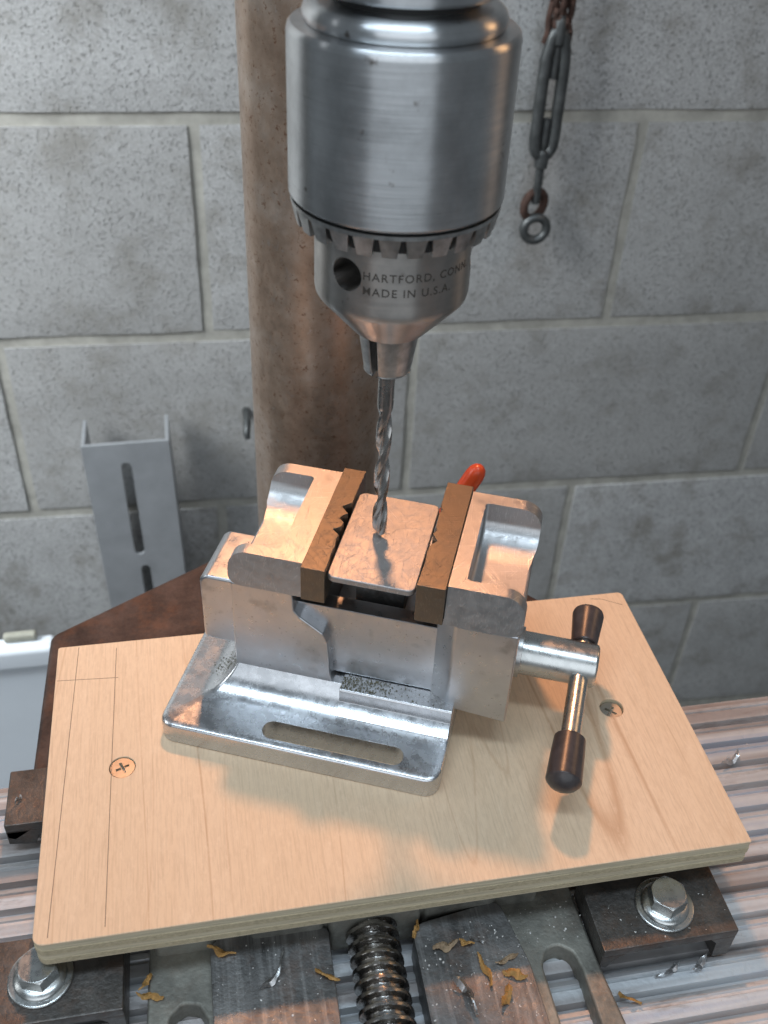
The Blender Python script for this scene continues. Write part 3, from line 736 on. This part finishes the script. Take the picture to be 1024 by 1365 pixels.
# ------------------------------------------------------------------ shavings and chips
def curl(name, x, y, z, rz, length, width, mat, label, twist=1.5, lift=1.5, bend=.6, seed=0, cat='shaving'):
    rr = random.Random(seed); bm = bmesh.new(); a = []; n = 26; hd = -bend/2; px, py = 0., 0.
    for i in range(n+1):
        t = i/n; hd = -bend/2+bend*t+.25*math.sin(t*9+seed); px += math.cos(hd)*length/n; py += math.sin(hd)*length/n
        wv = width*(.2+.8*math.sin(math.pi*min(1, max(.02, t)))**.7)*(1+.22*math.sin(t*13+seed*2.1))/2.6; tw = twist*math.sin(t*4+seed)
        pz = .25+width*.5*abs(math.sin(tw))+lift*abs(math.sin(t*5+seed))
        nx, ny = -math.sin(hd)*math.cos(tw), math.cos(hd)*math.cos(tw)
        j = [rr.uniform(-.05, .05)*width for _ in range(3)]
        a.append([bm.verts.new((px-length*.45+nx*s*wv+j[0], py+ny*s*wv+j[1]*s, pz+math.sin(tw)*s*wv+.25*width*(s == 0))) for s in (-1, 0, 1)])
    for A, B in zip(a, a[1:]):
        for k in (0, 1): bm.faces.new((A[k], A[k+1], B[k+1], B[k]))
    bmesh.ops.solidify(bm, geom=bm.faces[:], thickness=.14)
    o = obj(name, bm, mat, None, (x, y, z), (0, 0, rz), smooth=50); return tag(o, label, cat, 'drill shavings lying about')
SH = [
 ('o', -10.2, 186.5, -28, -.45, 11, 3, 'amber shaving on the left iron pad just below the board edge'),
 ('w', 6.5, 176.0, -28, .95, 18, 3.6, 'long silvery curl on the left iron pad beside the lead screw'),
 ('o', 25.8, 172.5, -28, -.6, 10, 2.8, 'amber shaving on the left pad edge, touching the lead screw side'),
 ('o', -37.0, 181.5, -33.5, .9, 7, 3, 'small amber shaving between the left clamp and the left iron pad'),
 ('o', -35.4, 177.3, -33.5, -.3, 10, 3, 'amber shaving above the arched slot of the left ear'),
 ('o', 59.6, 182.8, -28, 1.1, 7, 2.6, 'small amber shaving at the back left corner of the right iron pad'),
 ('t', 68.5, 175.5, -28, .1, 10, 4, 'wide tan shaving near the top of the right iron pad'),
 ('o', 76.8, 175.8, -28, -.35, 6, 3, 'short amber shaving in the middle of the right iron pad top'),
 ('w', 81.0, 176.5, -28, -.5, 6, 2.5, 'small silvery flake beside the short amber shaving on the right pad'),
 ('o', 80.4, 163.8, -28, 1.75, 13, 3, 'upright amber shaving in the middle of the right iron pad'),
 ('t', 89.0, 167.6, -28, .25, 10, 2.4, 'thin tan shaving near the right edge of the right iron pad'),
 ('o', 90.6, 161.9, -28, -.4, 9, 4, 'crumpled amber shaving by the arched slot of the right ear'),
 ('w', 72.0, 155.2, -28, 1.9, 15, 6, 'crumpled silvery shaving near the bottom of the right iron pad'),
 ('o', 85.4, 154.2, -28, 1.0, 9, 4, 'amber shaving at the bottom right of the right iron pad'),
 ('o', 133.0, 153.5, -42, -.6, 9, 3, 'amber shaving on the ribbed plate below the right clamp'),
 ('w', 150.0, 160.6, -42, .3, 11, 4, 'silvery curl under the right clamp beside the stud'),
 ('w', 163.0, 161.2, -42, .6, 11, 4, 'silvery curl under the right clamp beside its outer leg'),
 ('w', -40.0, 330.0, -40, 1.25, 22, 3.0, 'white shaving on the brown drill table behind the board'),
 ('w', -84.5, 258.0, -24, 1.0, 4, 2.5, 'white flake on the small rusty clamp'),
 ('w', 216.0, 247.0, -42, .5, 14, 4, 'white shaving on the ribs at the right edge of the picture'),
]
for i, (k, x, y, z, rz, ln, wd_, lab) in enumerate(SH):
    m = {'o': M['curl_o'], 'w': M['curl_w'], 't': M['curl_t']}[k]
    curl('metal_shaving' if k == 'w' else 'wood_shaving', x, y, z, rz, ln, wd_, m, lab, twist=1.3 if k == 'w' else .7, lift=.8, bend=1.0 if k == 'w' else .5, seed=i+1)
bm = bmesh.new(); rr = random.Random(21)
for i in range(520):
    q = rr.random()
    if q < .45: x, y, z = rr.uniform(59, 97), rr.uniform(146, 184), -27.9
    elif q < .6: x, y, z = rr.uniform(-13, 27), rr.uniform(150, 188), -27.9
    elif q < .72: x, y, z = rr.uniform(100, 124), rr.uniform(174, 190), -33.4
    elif q < .82: x, y, z = rr.uniform(125, 175), rr.uniform(163, 180), -23.9
    else: x, y, z = rr.uniform(130, 260), rr.uniform(135, 265), -41.8
    s = .1+.45*rr.random()**3
    m = Matrix.Translation((x, y, z)) @ Matrix.Rotation(rr.uniform(0, 6), 4, 'Z') @ Matrix.Rotation(rr.uniform(-.5, .5), 4, 'X') @ Matrix.Diagonal((s, s*rr.uniform(.3, .9), s*.2, 1))
    bmesh.ops.create_icosphere(bm, subdivisions=1, radius=1, matrix=m)
for i in range(46):
    a_, d_ = rr.uniform(0, 6.28), 2.4+abs(rr.gauss(0, 2.2)); s = rr.uniform(.12, .34)
    m = Matrix.Translation((CX+d_*math.cos(a_), CY+d_*math.sin(a_), 76.05)) @ Matrix.Rotation(rr.uniform(0, 6), 4, 'Z') @ Matrix.Rotation(rr.uniform(-.5, .5), 4, 'X') @ Matrix.Diagonal((s, s*.5, s*.25, 1))
    bmesh.ops.create_icosphere(bm, subdivisions=1, radius=1, matrix=m)
tag(obj('metal_chips', bm, M['chip']), 'fine pale metal chips scattered over the iron slide, the ribs and round the drill tip', 'metal chips', kind='stuff')
